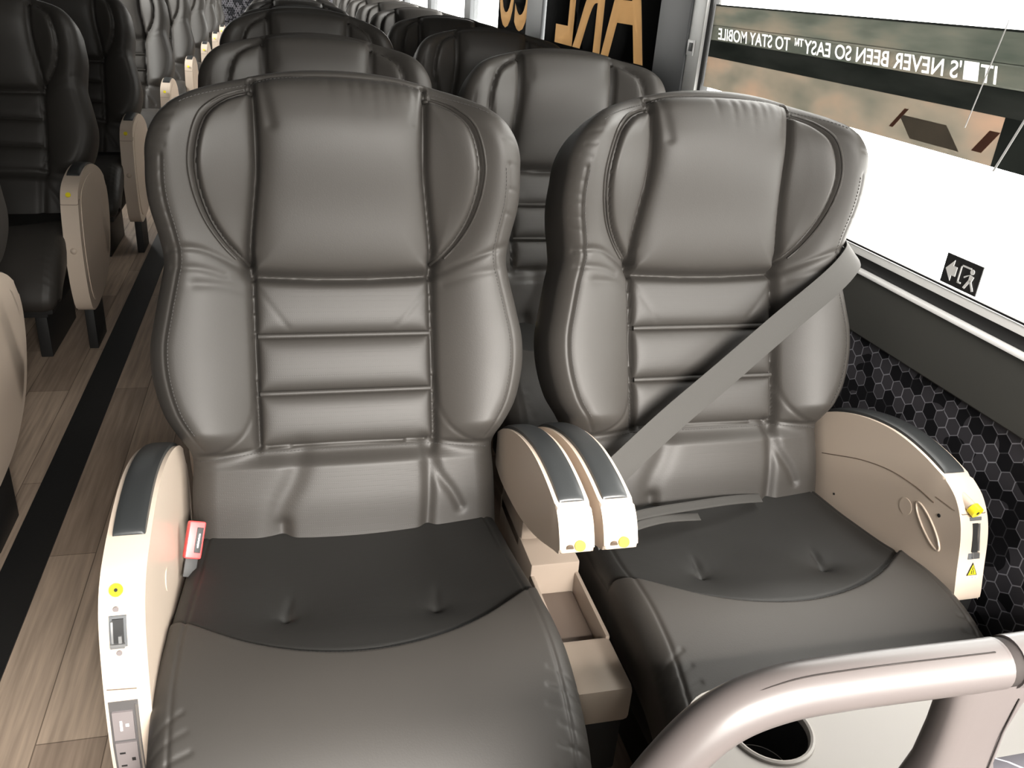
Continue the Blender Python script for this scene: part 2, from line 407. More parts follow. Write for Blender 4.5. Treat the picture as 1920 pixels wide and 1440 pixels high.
def set_mesh(name, V, Fq, normals=None):
    me = D.meshes.new(name)
    me.vertices.add(len(V)); me.vertices.foreach_set('co', np.asarray(V, np.float32).ravel())
    nf = len(Fq); me.loops.add(nf*4); me.polygons.add(nf)
    me.loops.foreach_set('vertex_index', np.asarray(Fq, np.int32).ravel())
    me.polygons.foreach_set('loop_start', np.arange(0, nf*4, 4, dtype=np.int32))
    me.polygons.foreach_set('loop_total', np.full(nf, 4, np.int32))
    me.update(calc_edges=True); me.validate()
    me.polygons.foreach_set('use_smooth', np.ones(len(me.polygons), bool))
    if normals is not None and len(me.vertices) == len(normals):
        me.normals_split_custom_set_from_vertices([tuple(n) for n in normals])
    return me
def vert_normals(V, Fq):
    a, b, c, d = V[Fq[:, 0]], V[Fq[:, 1]], V[Fq[:, 2]], V[Fq[:, 3]]
    fn = np.cross(c-a, d-b); n = np.zeros_like(V)
    for k in range(4): np.add.at(n, Fq[:, k], fn)
    l = np.linalg.norm(n, axis=1, keepdims=True); l[l == 0] = 1
    return n/l
def split(V, Fq, Nn, lab, names):
    out = {}
    for i, nm in enumerate(names):
        f = Fq[lab == i]
        if len(f) == 0: continue
        u, inv = np.unique(f.ravel(), return_inverse=True)
        out[nm] = (V[u], inv.reshape(-1, 4), Nn[u])
    return out

def surf_back(s, t, lift=0.0):
    s = np.atleast_1d(np.array(s, float)); t = np.atleast_1d(np.array(t, float))
    h = back_height(s, t) + lift
    return s[:, None]*np.array([1, 0, 0]) + t[:, None]*TV + h[:, None]*NV

def build_back(res):
    nu = int(0.62/res)//2*2; nv = int(0.81/res)
    # u in [-1,1] with finer steps near the sides, v in [0,1]
    ua = np.sin(np.linspace(-1, 1, nu+1)*math.pi/2*.86)/math.sin(math.pi/2*.86)
    v = np.linspace(0, 1, nv+1)
    Uu, Vv = np.meshgrid(ua, v)
    top = TW + .168*np.clip(1-np.abs(Uu)**2.1, 0, 1)**(1/2.1)
    Tt = T0 + Vv*(top-T0)
    Ws = np.where(Tt < TW, half_w(np.minimum(Tt, TW)), .310)
    blend = Uu*Ws
    S = np.where(Tt < TW, blend, Uu*.310)
    h = back_height(S, Tt)
    P = S[..., None]*np.array([1, 0, 0]) + Tt[..., None]*TV + h[..., None]*NV
    V = P.reshape(-1, 3); w = nu+1
    ii, jj = np.meshgrid(np.arange(nv), np.arange(nu), indexing='ij')
    Fq = np.stack([ii*w+jj, ii*w+jj+1, (ii+1)*w+jj+1, (ii+1)*w+jj], -1).reshape(-1, 4)
    sc_, tc_ = S.ravel()[Fq].mean(1), Tt.ravel()[Fq].mean(1)
    lab = np.zeros(len(Fq), int)
    lab[inside(np.abs(sc_), tc_, D_POLY) & (sc_ < 0)] = 2
    lab[inside(np.abs(sc_), tc_, D_POLY) & (sc_ > 0)] = 3
    lum = (np.abs(sc_) < .157) & (tc_ > .119) & (tc_ < .425)
    lab[lum] = 4
    lab[inside(sc_, tc_, PAD_POLY)] = 1
    lab[(tc_ < .117) & (lab == 0)] = 5
    # rim: ring and back shell
    ring = [(nv)*w+j for j in range(nu, -1, -1)]
    ring = [i*w+nu for i in range(0, nv)] + ring + [i*w for i in range(nv-1, -1, -1)] + [j for j in range(1, nu)]
    cur = np.array(ring); Sv, Tv_, hv = S.ravel()[cur], Tt.ravel()[cur], h.ravel()[cur]
    extraV, extraF = [], []; base = len(V)
    hb = .085*ss((Tv_-.42)/.26) - .125
    cen = np.array([0, .35])
    for k, (f, sc0) in enumerate(((.12, 1.004), (.4, 1.008), (.75, .995), (.93, .97), (1.0, .92), (1.0, .6), (1.0, .02))):
        s_ = Sv*sc0; t_ = cen[1] + (Tv_-cen[1])*(sc0 if sc0 < .99 else 1.0)
        hh = hv*(1-f) + hb*f
        if sc0 < .9: hh = .085*ss((t_-.42)/.26) - .125 - .0
        p = s_[:, None]*np.array([1, 0, 0]) + t_[:, None]*TV + hh[:, None]*NV
        extraV.append(p); n = len(cur); a = cur; b = base + np.arange(n); a2, b2 = np.roll(a, -1), np.roll(b, -1)
        extraF.append(np.stack([a, b, b2, a2], -1)); cur = b; base += n
    Vall = np.vstack([V]+extraV); Fall = np.vstack([Fq]+extraF)
    lab = np.concatenate([lab, np.zeros(len(Fall)-len(Fq), int)])
    Nn = vert_normals(Vall, Fall)
    return split(Vall, Fall, Nn, lab, ['backrest', 'headrest', 'wing_panel', 'wing_panel_b', 'lumbar_panel', 'lower_back_panel'])

# ------------------------------------------------------------------ seat: cushion
# profile in seat-local (y, z), measured from the hinge line forward and down
CPROF = spline([(.05, .438), (-.06, .440), (-.16, .450), (-.26, .462), (-.33, .471), (-.40, .468), (-.46, .452), (-.515, .424), (-.565, .384), (-.605, .335), (-.622, .290), (-.608, .262), (-.57, .245)], 150)
_cl = np.concatenate([[0], np.cumsum(np.linalg.norm(np.diff(CPROF, axis=0), axis=1))]); CLEN = _cl[-1]
_ct = np.gradient(CPROF, _cl, axis=0); _ct /= np.linalg.norm(_ct, axis=1, keepdims=True)
def q_of_y(y):   # arc length at a given local y on the upper part
    m = CPROF[:, 0] > -.61; i = np.argmax(CPROF[:, 0] < y); return _cl[i]
def cush_w(q):
    y = np.interp(q, _cl, CPROF[:, 0])
    return np.interp(q, [0, .10, .25, .45, .60, .70, .78, .86, CLEN], [.270, .280, .288, .293, .293, .290, .283, .270, .245])
SEAM_C = spline([(-.285, q_of_y(-.235)), (-.255, q_of_y(-.262)), (-.18, q_of_y(-.315)), (-.09, q_of_y(-.352)), (0, q_of_y(-.363)), (.09, q_of_y(-.352)), (.18, q_of_y(-.315)), (.255, q_of_y(-.262)), (.285, q_of_y(-.235))], 60)
def cush_height(S, Q):
    Wd = cush_w(Q); A = np.abs(S); d = Wd-A
    sq = np.interp(S, SEAM_C[:, 0], SEAM_C[:, 1])
    h = -.016*np.exp(-(S/.17)**2)*np.exp(-((Q-.22)/.13)**2)
    front = ss((Q-sq)/.012)
    h += .009*front*(1-ss((Q-sq-.05)/.5)*.5) - .004*np.exp(-((Q-sq)/.004)**2)
    h += .003*np.exp(-((Q-sq)/.03)**2)*ss((A-.12)/.14)
    for x, y in ((-.118, -.245), (.115, -.255)):
        q0 = q_of_y(y); dx, dq = S-x, Q-q0; r = np.sqrt(dx*dx+dq*dq)
        h -= .016*np.exp(-(r/.014)) + .008*np.exp(-(r/.07)**2)
        h -= .0045*np.exp(-((dx+.15*dq)/.006)**2)*np.exp(-((dq+.03)/.025)**2)
    # gathers at the front corners
    for sgn in (-1, 1):
        for i in range(9):
            q0 = .50+.026*i
            L = spline([(sgn*(float(cush_w(q0))-.004), q0+.02), (sgn*(float(cush_w(q0))-.022), q0+.004), (sgn*(float(cush_w(q0))-.045-.006*(i % 3)), q0-.010)], 8)
            h -= (.0013+.0004*((i*7+int(sgn)) % 3))*np.exp(-(poly_dist(S, Q, L)/.0034)**2)
    Rr = .040
    h -= Rr*(1-np.sqrt(1-np.clip(1-d/Rr, 0, 1)**2))
    h -= .0022*np.exp(-((d-.030)/.003)**2)
    return h
def cush_point(S, Q, h):
    y = np.interp(Q, _cl, CPROF[:, 0]); z = np.interp(Q, _cl, CPROF[:, 1])
    ty = np.interp(Q, _cl, _ct[:, 0]); tz = np.interp(Q, _cl, _ct[:, 1])
    # outward normal = (y: tz, z: -ty) for a profile running forward (-y)
    return np.stack([S, y + h*tz, z - h*ty], -1)
def build_cushion(res):
    nu = int(.57/res)//2*2; nv = int(CLEN/res)
    ua = np.sin(np.linspace(-1, 1, nu+1)*math.pi/2*.9)/math.sin(math.pi/2*.9); q = np.linspace(0, CLEN, nv+1)
    Uu, Q = np.meshgrid(ua, q); S = Uu*cush_w(Q)
    h = cush_height(S, Q); V = cush_point(S, Q, h).reshape(-1, 3); w = nu+1
    ii, jj = np.meshgrid(np.arange(nv), np.arange(nu), indexing='ij')
    Fq = np.stack([ii*w+jj, (ii+1)*w+jj, (ii+1)*w+jj+1, ii*w+jj+1], -1).reshape(-1, 4)
    sc_, qc = S.ravel()[Fq].mean(1), Q.ravel()[Fq].mean(1)
    lab = np.where(qc > np.interp(sc_, SEAM_C[:, 0], SEAM_C[:, 1]), 1, 0)
    # side walls drop towards the frame
    eV, eF, eL = [], [], []; base = len(V)
    for side, j in ((-1, 0), (1, nu)):
        cur = np.array([i*w+j for i in range(nv+1)]); qs = q
        p0 = V[cur].copy()
        for k, (dz, sx) in enumerate(((.03, 1.0), (.07, .985), (.105, .955), (.13, .92))):
            tgt = np.stack([cush_w(qs)*side*sx, np.interp(qs, _cl, CPROF[:, 0]), np.interp(qs, _cl, CPROF[:, 1])], -1)
            ty = np.interp(qs, _cl, _ct[:, 0]); tz = np.interp(qs, _cl, _ct[:, 1])
            p = p0.copy(); p[:, 0] = tgt[:, 0]
            p[:, 1] = p0[:, 1] - dz*tz*.6*np.clip(1, 0, 1); p[:, 2] = np.maximum(p0[:, 2] + dz*ty*1.0, .252)
            p[:, 1] = np.clip(p[:, 1], -.60, 1)
            eV.append(p); n = len(cur); b = base+np.arange(n)
            f = np.stack([cur[:-1], cur[1:], b[1:], b[:-1]], -1)
            if side > 0: f = f[:, ::-1]
            if side < 0: f = f[:, ::-1]
            if side > 0: f = f[:, ::-1]
            eF.append(f)
            eL.append(np.full(len(f), 2 if side < 0 else 3)); cur = b; base += n
    Vall = np.vstack([V]+eV); Fall = np.vstack([Fq]+eF); lab = np.concatenate([lab]+eL)
    Nn = vert_normals(Vall, Fall)
    return split(Vall, Fall, Nn, lab, ['seat_cushion', 'cushion_front', 'cushion_side', 'cushion_side_b'])

SEAT_ORG = 0.47
def seat_meshes(res, detail):
    M_ = []
    for nm, (v, f, n) in build_back(res).items():
        name = 'wing_panel' if nm.startswith('wing_panel') else nm
        me = set_mesh(name, v, f, n)
        me.materials.append(MT['leather_perf'] if nm in ('lumbar_panel', 'lower_back_panel') else MT['leather'])
        M_.append((name, me, True))
    for nm, (v, f, n) in build_cushion(res*1.1).items():
        nm = 'cushion_side' if nm.startswith('cushion_side') else nm
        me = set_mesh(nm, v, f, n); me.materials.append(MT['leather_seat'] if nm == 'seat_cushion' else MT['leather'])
        M_.append((nm, me, False))
    def on_back(pts, lift): 
        p = np.array(pts); return surf_back(p[:, 0], p[:, 1], lift)
    for sg in (-1, 1):
        arc = [(sg*s, t) for s, t in DARC]
        me = tube_mesh('piping', on_back(arc, .006), .0036, 6 if detail else 4); me.materials.append(MT['leather']); M_.append(('piping', me, True))
        if detail:
            c = np.array([.165, .58]); arc2 = [(sg*(c[0]+(s-c[0])*1.10+.004), c[1]+(t-c[1])*1.055) for s, t in DARC[4:-4]]
            me = tube_mesh('piping', on_back(arc2, .0012), .0022, 6); me.materials.append(MT['leather']); M_.append(('piping', me, True))
    for t in (.2135, .315):
        line = [(s, t) for s in np.linspace(-.150, .150, 30)]
        me = tube_mesh('rib_piping', on_back(line, .0105), .0050, 8 if detail else 5); me.materials.append(MT['leather_perf']); M_.append(('rib_piping', me, True))
    if detail:
        def dashes(path, fn, lift, r=.0007, step=.0062, frac=.62):
            path = np.array(path); L = np.concatenate([[0], np.cumsum(np.linalg.norm(np.diff(path, axis=0), axis=1))])
            bm = bmesh.new(); x = 0
            while x+step*frac < L[-1]:
                a = [np.interp(x, L, path[:, 0]), np.interp(x, L, path[:, 1])]; b = [np.interp(x+step*frac, L, path[:, 0]), np.interp(x+step*frac, L, path[:, 1])]
                pp = fn([a, b], lift); cyl_bm(bm, pp[0], pp[1], r, n=5); x += step
            return bm
        on_c = lambda pts, lift: cush_point(np.array(pts)[:, 0], np.array(pts)[:, 1], cush_height(np.array(pts)[:, 0], np.array(pts)[:, 1])+lift)
        paths = []
        paths.append(([(s, .110 if abs(s) < .16 else .110-(abs(s)-.16)*.11) for s in np.linspace(-.258, .258, 60)], on_back, True))
        for sg in (-1, 1):
            paths.append(([(sg*(float(half_w(t))-.034), t) for t in np.linspace(.15, .60, 60)], on_back, True))
        paths.append(([(s, TW+.168*(1-abs(s/.310)**2.1)**(1/2.1)-.020) for s in np.linspace(-.25, .25, 60)], on_back, True))
        paths.append(([(s, q+.006) for s, q in SEAM_C[4:-4]], on_c, False))
        for pth, fn, isb in paths:
            me = bm_mesh(dashes(pth, fn, .0006), 'stitching'); me.materials.append(MT['thread']); M_.append(('stitching', me, isb))
    return M_

SEAT_HI = seat_meshes(.0026, True)
SEAT_LO = seat_meshes(.0075, False)

# ------------------------------------------------------------------ armrests (seat-local y, z profile; x from 0 to width)
AW = .056
TOPC = [(.10, .555), (.055, .588), (0, .614), (-.06, .634), (-.12, .646), (-.17, .649), (-.225, .645), (-.275, .636)]
def arm_profile(kind):
    top = [tuple(p) for p in spline(TOPC, 40)]
    if kind == 'short':
        rest = spline([(-.285, .634), (-.305, .615), (-.322, .582), (-.318, .572), (-.29, .560), (-.21, .525), (-.13, .500), (-.05, .486), (.04, .480), (.10, .49)], 40)
    elif kind == 'wall':
        rest = spline([(-.285, .634), (-.318, .617), (-.342, .59), (-.358, .555), (-.372, .50), (-.384, .452), (-.378, .446), (-.34, .44), (-.2, .41), (-.1, .385), (.08, .36), (.11, .42)], 60)
    else:
        rest = spline([(-.285, .634), (-.33, .620), (-.362, .598), (-.385, .560), (-.405, .49), (-.418, .41), (-.42, .33), (-.412, .25), (-.39, .19), (-.35, .165), (-.25, .165), (-.10, .195), (.03, .27), (.10, .37), (.125, .46), (.118, .52)], 80)
    return top + [tuple(p) for p in rest]
def extrude_profile(name, prof, x0, x1, bev, angle=30):
    bm = bmesh.new()
    a = [bm.verts.new((x0, y, z)) for y, z in prof]; b = [bm.verts.new((x1, y, z)) for y, z in prof]
    n = len(prof)
    for i in range(n): bm.faces.new((a[i], a[(i+1) % n], b[(i+1) % n], b[i]))
    fa = bm.faces.new(list(reversed(a))); fb = bm.faces.new(b)
    if bev > 0:
        es = [e for e in fa.edges] + [e for e in fb.edges]
        bmesh.ops.bevel(bm, geom=es, offset=bev, segments=3, affect='EDGES', profile=0.5)
    bmesh.ops.remove_doubles(bm, verts=bm.verts, dist=1e-5)
    big = [f for f in bm.faces if len(f.verts) > 8]
    bmesh.ops.triangulate(bm, faces=big)
    return bm_mesh(bm, name, angle=angle)
def pad_mesh():
    """soft pad wrapped over the top of the armrest"""
    path = spline(TOPC, 60); path = np.array(path)
    bm = bmesh.new(); rings = []; nx = 12
    tg = np.gradient(path, axis=0); tg /= np.linalg.norm(tg, axis=1, keepdims=True); N2 = np.stack([tg[:, 1], -tg[:, 0]], 1)
    for i, p in enumerate(path):
        e = min(i, len(path)-1-i)/5.0; e = min(1, e); puff = .006*math.sqrt(1-(1-e)**2) + .001
        r = []
        for k in range(nx+1):
            a = k/nx*2-1; c = (1-abs(a)**3.2); hh = puff*c**.5 + (.002 if c > 0 else -.004)
            hh = puff*max(0, c)**.45 - (.010 if k in (0, nx) else 0)
            r.append(bm.verts.new((AW/2 + a*(AW/2-.0035), p[0]+N2[i][0]*hh, p[1]+N2[i][1]*hh)))
        rings.append(r)
    for i in range(len(rings)-1):
        for k in range(nx): bm.faces.new((rings[i][k], rings[i][k+1], rings[i+1][k+1], rings[i+1][k]))
    bm.faces.new(rings[0]); bm.faces.new(list(reversed(rings[-1])))
    return bm_mesh(bm, 'arm_pad', angle=50)
ARM = {}
for k in ('short', 'wall', 'tall'):
    me = extrude_profile('armrest', arm_profile(k), 0, AW, .006); me.materials.append(MT['beige']); ARM[k] = me
PADM = pad_mesh(); PADM.materials.append(MT['pad'])
def button_mesh(length):
    bm = bmesh.new(); cyl_bm(bm, (0, 0, 0), (0, -length, 0), .0085, .0085, 24)
    me = bm_mesh(bm, 'release_button'); me.materials.append(MT['yellow']); return me
BTN = button_mesh(.004)
def strip_tube(name, pts, r, m, parent):
    return link(name, tube_mesh(name, pts, r, 6), m, parent)

def text_mesh(body, size, depth=0.0005, offset=0.0, shear=0.0, spacing=1.0):
    c = D.curves.new('t', 'FONT'); c.body = body; c.size = size; c.extrude = depth; c.offset = offset; c.shear = shear
    c.space_character = spacing; c.align_x = 'CENTER'; c.align_y = 'CENTER'
    o = D.objects.new('t', c); col.objects.link(o)
    bpy.context.view_layer.update()
    me = D.meshes.new_from_object(o.evaluated_get(bpy.context.evaluated_depsgraph_get()))
    D.objects.remove(o); D.curves.remove(c); return me

def make_arm(seat, kind, x, side, detail=0):
    """side: which flank faces the aisle/wall"""
    a = link('armrest', ARM[kind], None, seat, (x, 0, 0))
    link('arm_pad', PADM, None, a)
    cx = AW/2
    if kind == 'short':
        b = link('release_button', BTN, None, a, (cx+.004, -.3205, .586), (math.radians(-25), 0, 0))
        if detail:
            cyl('button_ring', (cx-.012, -.3195, .584), (cx-.012, -.3225, .583), .006, MT['beige_dark'], a)
    elif kind == 'wall':
        bm = bmesh.new(); cyl_bm(bm, (cx-.008, -.305, .614), (cx-.005, -.338, .606), .0085, .009, 24)
        link('button_stem', bm_mesh(bm, 'button_stem'), MT['beige'], a)
        cyl('release_button', (cx-.005, -.338, .606), (cx-.003, -.350, .602), .0110, MT['yellow'], a)
        cyl('button_slot', (cx-.003, -.350, .602), (cx-.0028, -.3508, .6018), .003, MT['black'], a, n=8)
        Q = lambda z: float(np.interp(z, [.452, .50, .555, .59, .617], [-.384, -.372, -.358, -.342, -.318]))
        def slab(nm, x0_, x1_, z0_, z1_, out, m, dep=.012):
            bm = bmesh.new(); pts = [(x0_, z0_), (x1_, z0_), (x1_, z1_), (x0_, z1_)]
            f = [bm.verts.new((x, Q(z)-out, z)) for x, z in pts]; g = [bm.verts.new((x, Q(z)-out+dep, z)) for x, z in pts]
            bm.faces.new(f); bm.faces.new(list(reversed(g)))
            for i in range(4): bm.faces.new((f[i], f[(i+1) % 4], g[(i+1) % 4], g[i]))
            return link(nm, bm_mesh(bm, nm, False), m, a)
        slab('latch_frame', .019, .043, .520, .589, .0015, MT['frame_grey'])
        slab('latch_slot', .024, .035, .533, .580, .0028, MT['black'])
        slab('latch', .0355, .0385, .535, .580, .004, MT['steel']); slab('latch', .026, .038, .524, .533, .006, MT['steel'])
        bm = bmesh.new(); v = [bm.verts.new((x, Q(z)-.0012, z)) for x, z in ((.020, .491), (.042, .491), (.031, .514))]
        bm.faces.new(v); link('warning_sticker', bm_mesh(bm, 'warning_sticker', False), MT['black'], a)
        bm = bmesh.new(); v = [bm.verts.new((x, Q(z)-.0018, z)) for x, z in ((.0225, .4925), (.0395, .4925), (.031, .5105))]
        bm.faces.new(v); link('warning_triangle', bm_mesh(bm, 'warning_triangle', False), MT['yellow'], a)
        slab('warning_symbol', .0285, .0300, .494, .5005, .0024, MT['black']); slab('warning_symbol', .0320, .0335, .494, .5005, .0024, MT['black']); slab('warning_symbol', .0302, .0318, .501, .506, .0024, MT['black'])
        for i in range(4): slab('warning_caption', .0205+.0063*i, .0205+.0063*i+.0038, .4855, .4885, .0018, MT['white'], .002)
        # seam lines, cap, recess and screws on the flank
        strip_tube('panel_seam', [(-.0002, y, z) for y, z in spline([(.04, .497), (0, .515), (-.08, .550), (-.16, .574), (-.23, .582), (-.28, .580)], 24)], .0010, MT['beige_dark'], a)
        strip_tube('cap_seam', [(-.0002, -.28, .592), (-.0002, -.325, .594), (.005, -.3405, .5945), (.02, -.3408, .5945), (.05, -.3405, .5945), (AW, -.336, .5945)], .0008, MT['beige_dark'], a)
        cyl('round_cover', (.0004, -.222, .534), (-.0010, -.222, .534), .016, MT['beige'], a, n=28)
        cyl('screw', (.0004, -.300, .566), (-.0012, -.300, .566), .0035, MT['black'], a, n=12)
        cyl('screw', (.0004, -.03, .438), (-.0012, -.03, .438), .0025, MT['black'], a, n=12)
        th = np.linspace(0, 2*math.pi, 40)
        el = [(-.0004, -.284+.013*math.cos(t)*math.cos(1.0)-.046*math.sin(t)*math.sin(1.0)*-1, .533+.046*math.sin(t)*math.cos(1.0)+.013*math.cos(t)*math.sin(1.0)*-1) for t in th]
        strip_tube('flank_recess_rim', el, .0022, MT['beige'], a)
        bm = bmesh.new(); add_box(bm, (.004, -.376, .20), (AW-.004, -.33, .447), .004); link('lower_bracket', bm_mesh(bm, 'lower_bracket'), MT['black'], a)
    else:
        b = link('release_button', BTN, None, a, (.021 if detail == 2 else cx, -.353 if detail == 2 else -.379, .605 if detail == 2 else .592), (math.radians(-50 if detail == 2 else -38), 0, 0))
        cyl('button_slot', (.021 if detail == 2 else cx, -.355 if detail == 2 else -.3815, .607 if detail == 2 else .5895), (.021 if detail == 2 else cx, -.3563 if detail == 2 else -.383, .6085 if detail == 2 else .589), .0025, MT['black'], a, n=8)
        xs = AW if side > 0 else 0.0; dx = .0022 if side > 0 else -.0022
        # flank cover disc
        cen = (-.14, .40)
        prof = np.array(arm_profile('tall')); cov = [(cen[0]+(y-cen[0])*.86, cen[1]+(z-cen[1])*.88) for y, z in prof[::2]]
        me = extrude_profile('side_cover', cov, min(xs-dx*.2, xs+dx), max(xs-dx*.2, xs+dx), .0009); link('side_cover', me, MT['beige'], a)
        if detail < 2: strip_tube('cap_seam', [(-.0003, -.36, .575), (-.0003, -.383, .562), (.004, -.3885, .5605), (AW-.004, -.3885, .5605), (AW+.0003, -.383, .562), (AW+.0003, -.36, .575)], .0008, MT['beige_dark'], a)
        if detail < 2:
            bm = bmesh.new(); bmesh.ops.create_uvsphere(bm, u_segments=16, v_segments=10, radius=.012)
            link('round_catch', bm_mesh(bm, 'round_catch'), MT['beige'], a, (cx, -.414, .405))
            box('floor_bracket', (.012, -.33, .0), (AW-.012, -.16, .17), MT['black'], a, .004)
        else:
            pr = sorted([(z, y) for y, z in arm_profile('tall') if y < -.27 and z > .2])
            Q = lambda z: float(np.interp(z, [p[0] for p in pr], [p[1] for p in pr]))
            def slab(nm, x0_, x1_, z0_, z1_, out, m, dep=.012):
                bm = bmesh.new(); zs = np.linspace(z0_, z1_, 5)
                f = [[bm.verts.new((x, Q(z)-out+d_, z)) for x in (x0_, x1_)] for z in zs for d_ in (0, )]
                g = [[bm.verts.new((x, Q(z)-out+dep, z)) for x in (x0_, x1_)] for z in zs]
                for i in range(4):
                    bm.faces.new((f[i][0], f[i][1], f[i+1][1], f[i+1][0])); bm.faces.new((g[i][0], g[i+1][0], g[i+1][1], g[i][1]))
                    bm.faces.new((f[i][0], f[i+1][0], g[i+1][0], g[i][0])); bm.faces.new((f[i][1], g[i][1], g[i+1][1], f[i+1][1]))
                bm.faces.new((f[0][0], g[0][0], g[0][1], f[0][1])); bm.faces.new((f[4][0], f[4][1], g[4][1], g[4][0]))
                return link(nm, bm_mesh(bm, nm, True), m, a)
            slab('latch_frame', .0125, .0335, .545, .582, .0015, MT['frame_grey'])
            slab('latch_slot', .0165, .030, .550, .579, .0026, MT['black'])
            slab('latch', .0150, .0175, .551, .577, .0040, MT['steel']); slab('latch', .0235, .0275, .551, .560, .0045, MT['steel']); slab('latch', .0135, .031, .5455, .5505, .0055, MT['steel'])
            for xx, zz in ((.021, .588), (.023, .536)):
                cyl('screw', (xx, Q(zz)+.003, zz), (xx, Q(zz)-.0012, zz+.0006), .0036, MT['outlet_light'], a, n=16)
            slab('outlet_surround', .004, .040, .200, .470, .0012, MT['outlet_grey'])
            slab('usb_cell', .0075, .033, .413, .456, .0035, MT['outlet_light'])
            slab('usb_mark', .016, .019, .428, .443, .0042, MT['white']); slab('usb_mark', .023, .027, .434, .438, .0042, MT['white'])
            slab('power_socket', .0075, .034, .345, .408, .0035, MT['outlet_light'])
            slab('socket_slot', .0115, .0185, .390, .3925, .0040, MT['black']); slab('socket_slot', .0115, .0185, .368, .3705, .0040, MT['black']); slab('socket_slot', .0255, .030, .377, .382, .0040, MT['black'])
            slab('power_socket', .0075, .034, .275, .338, .0035, MT['outlet_light'])
            slab('outlet_trim', .0365, .039, .21, .465, .0030, MT['steel'])
            strip_tube('panel_seam', [(.004, Q(.488)-.0003, .488), (.040, Q(.486)-.0003, .486)], .0007, MT['beige_dark'], a)
            cyl('round_cover', (AW-.0004, -.20, .50), (AW+.001, -.20, .50), .018, MT['beige'], a, n=28)
            box('floor_bracket', (.004, -.33, .0), (AW-.004, -.12, .17), MT['black'], a, .004)
    return a

def make_seat(x, y, label, arms, group, hi=False, tilt=0.0, base=True):
    s = empty('passenger_seat', (x, y, 0), label, 'seat', group)
    for nm, me, isb in (SEAT_HI if hi else SEAT_LO):
        o = link(nm, me, None, s, (0, 0, SEAT_ORG if isb else 0), (tilt, 0, 0) if isb else None)
    for (kind, xx, side, det) in arms: make_arm(s, kind, xx, side, det)
    if base:
        bm = bmesh.new(); add_box(bm, (-.24, -.50, .20), (.24, .06, .30), .01); add_box(bm, (-.20, -.42, .16), (.20, .02, .21), .006)
        link('seat_frame', bm_mesh(bm, 'seat_frame'), MT['black'], s)
        for sx in (-.17, .17):
            bm = bmesh.new(); add_box(bm, (sx-.02, -.40, 0.0), (sx+.02, 0.0, .17), .004); link('leg', bm_mesh(bm, 'leg'), MT['black'], s)
    return s
AX, SP, Y0, PR = .088, .706, 1.3135, .993
GA = 'black leather seats beside the aisle, window side of the coach'
GB = 'black leather seats beside the windows with graphics'
GL = 'single black leather seats on the dark far side of the aisle'
LA = -.2893-AW; RA = .2893
make_seat(AX, Y0, 'nearest black leather coach seat on the aisle, power sockets in its left armrest', [('tall', LA, -1, 2), ('short', RA, 1, 1)], None, hi=True)
make_seat(AX+SP, Y0, 'nearest black leather coach seat by the window, grey belt across its backrest', [('short', LA, -1, 1), ('wall', RA, 1, 1)], None, hi=True)
ordn = {2: 'second', 3: 'third', 4: 'fourth', 5: 'fifth', 6: 'sixth', 7: 'seventh', 8: 'eighth', 9: 'ninth', 10: 'tenth', 11: 'eleventh'}
def copy_tree(src, x, y, label):
    r = src.copy(); col.objects.link(r); r.location = (x, y, 0); r['label'] = label
    for ch in list(src.children):
        c = ch.copy(); col.objects.link(c); c.parent = r
        for g in list(ch.children):
            d = g.copy(); col.objects.link(d); d.parent = c
    return r
sa = make_seat(AX, Y0+PR, 'aisle seat directly behind the nearest aisle seat, only its headrest showing above', [('tall', LA, -1, 1), ('short', RA, 1, 0)], GA)
sb = make_seat(AX+SP, Y0+PR, 'window-side seat directly behind the belted seat, headrest showing between the two', [('short', LA, -1, 0), ('wall', RA, 1, 0)], GB)
for k in range(2, 9):
    a = copy_tree(sa, AX, Y0+PR*k, 'dark aisle seat of the %s row back, beyond the nearer aisle headrests' % ordn[k+1])
    copy_tree(sb, AX+SP, Y0+PR*k, 'window-side seat of the %s row back, beyond the nearer headrests' % ordn[k+1])
    if k == 2:
        for ch in a.children:
            if abs(ch.location.z-SEAT_ORG) < 1e-6: ch.rotation_euler = (math.radians(9), 0, 0)
left_y = [1.87, 3.156, 4.385, 5.917, 7.47, 9.02, 10.5, 11.75]
LX = -1.05
sl = None
for i, yf in enumerate(left_y):
    yy = yf + .385
    lab = ('single seat at the left picture edge, only its pale rounded armrest in view' if i == 0 else
           'single dark seat across the aisle, pale armrest with yellow button standing at its side' if i == 1 else
           'single seat %s in line across the aisle, on the dark left side' % ordn[i+1])
    if sl is None: sl = make_seat(LX, yy, lab, [('tall', RA-.002, 1, 1)], GL)
    else: copy_tree(sl, LX, yy, lab)

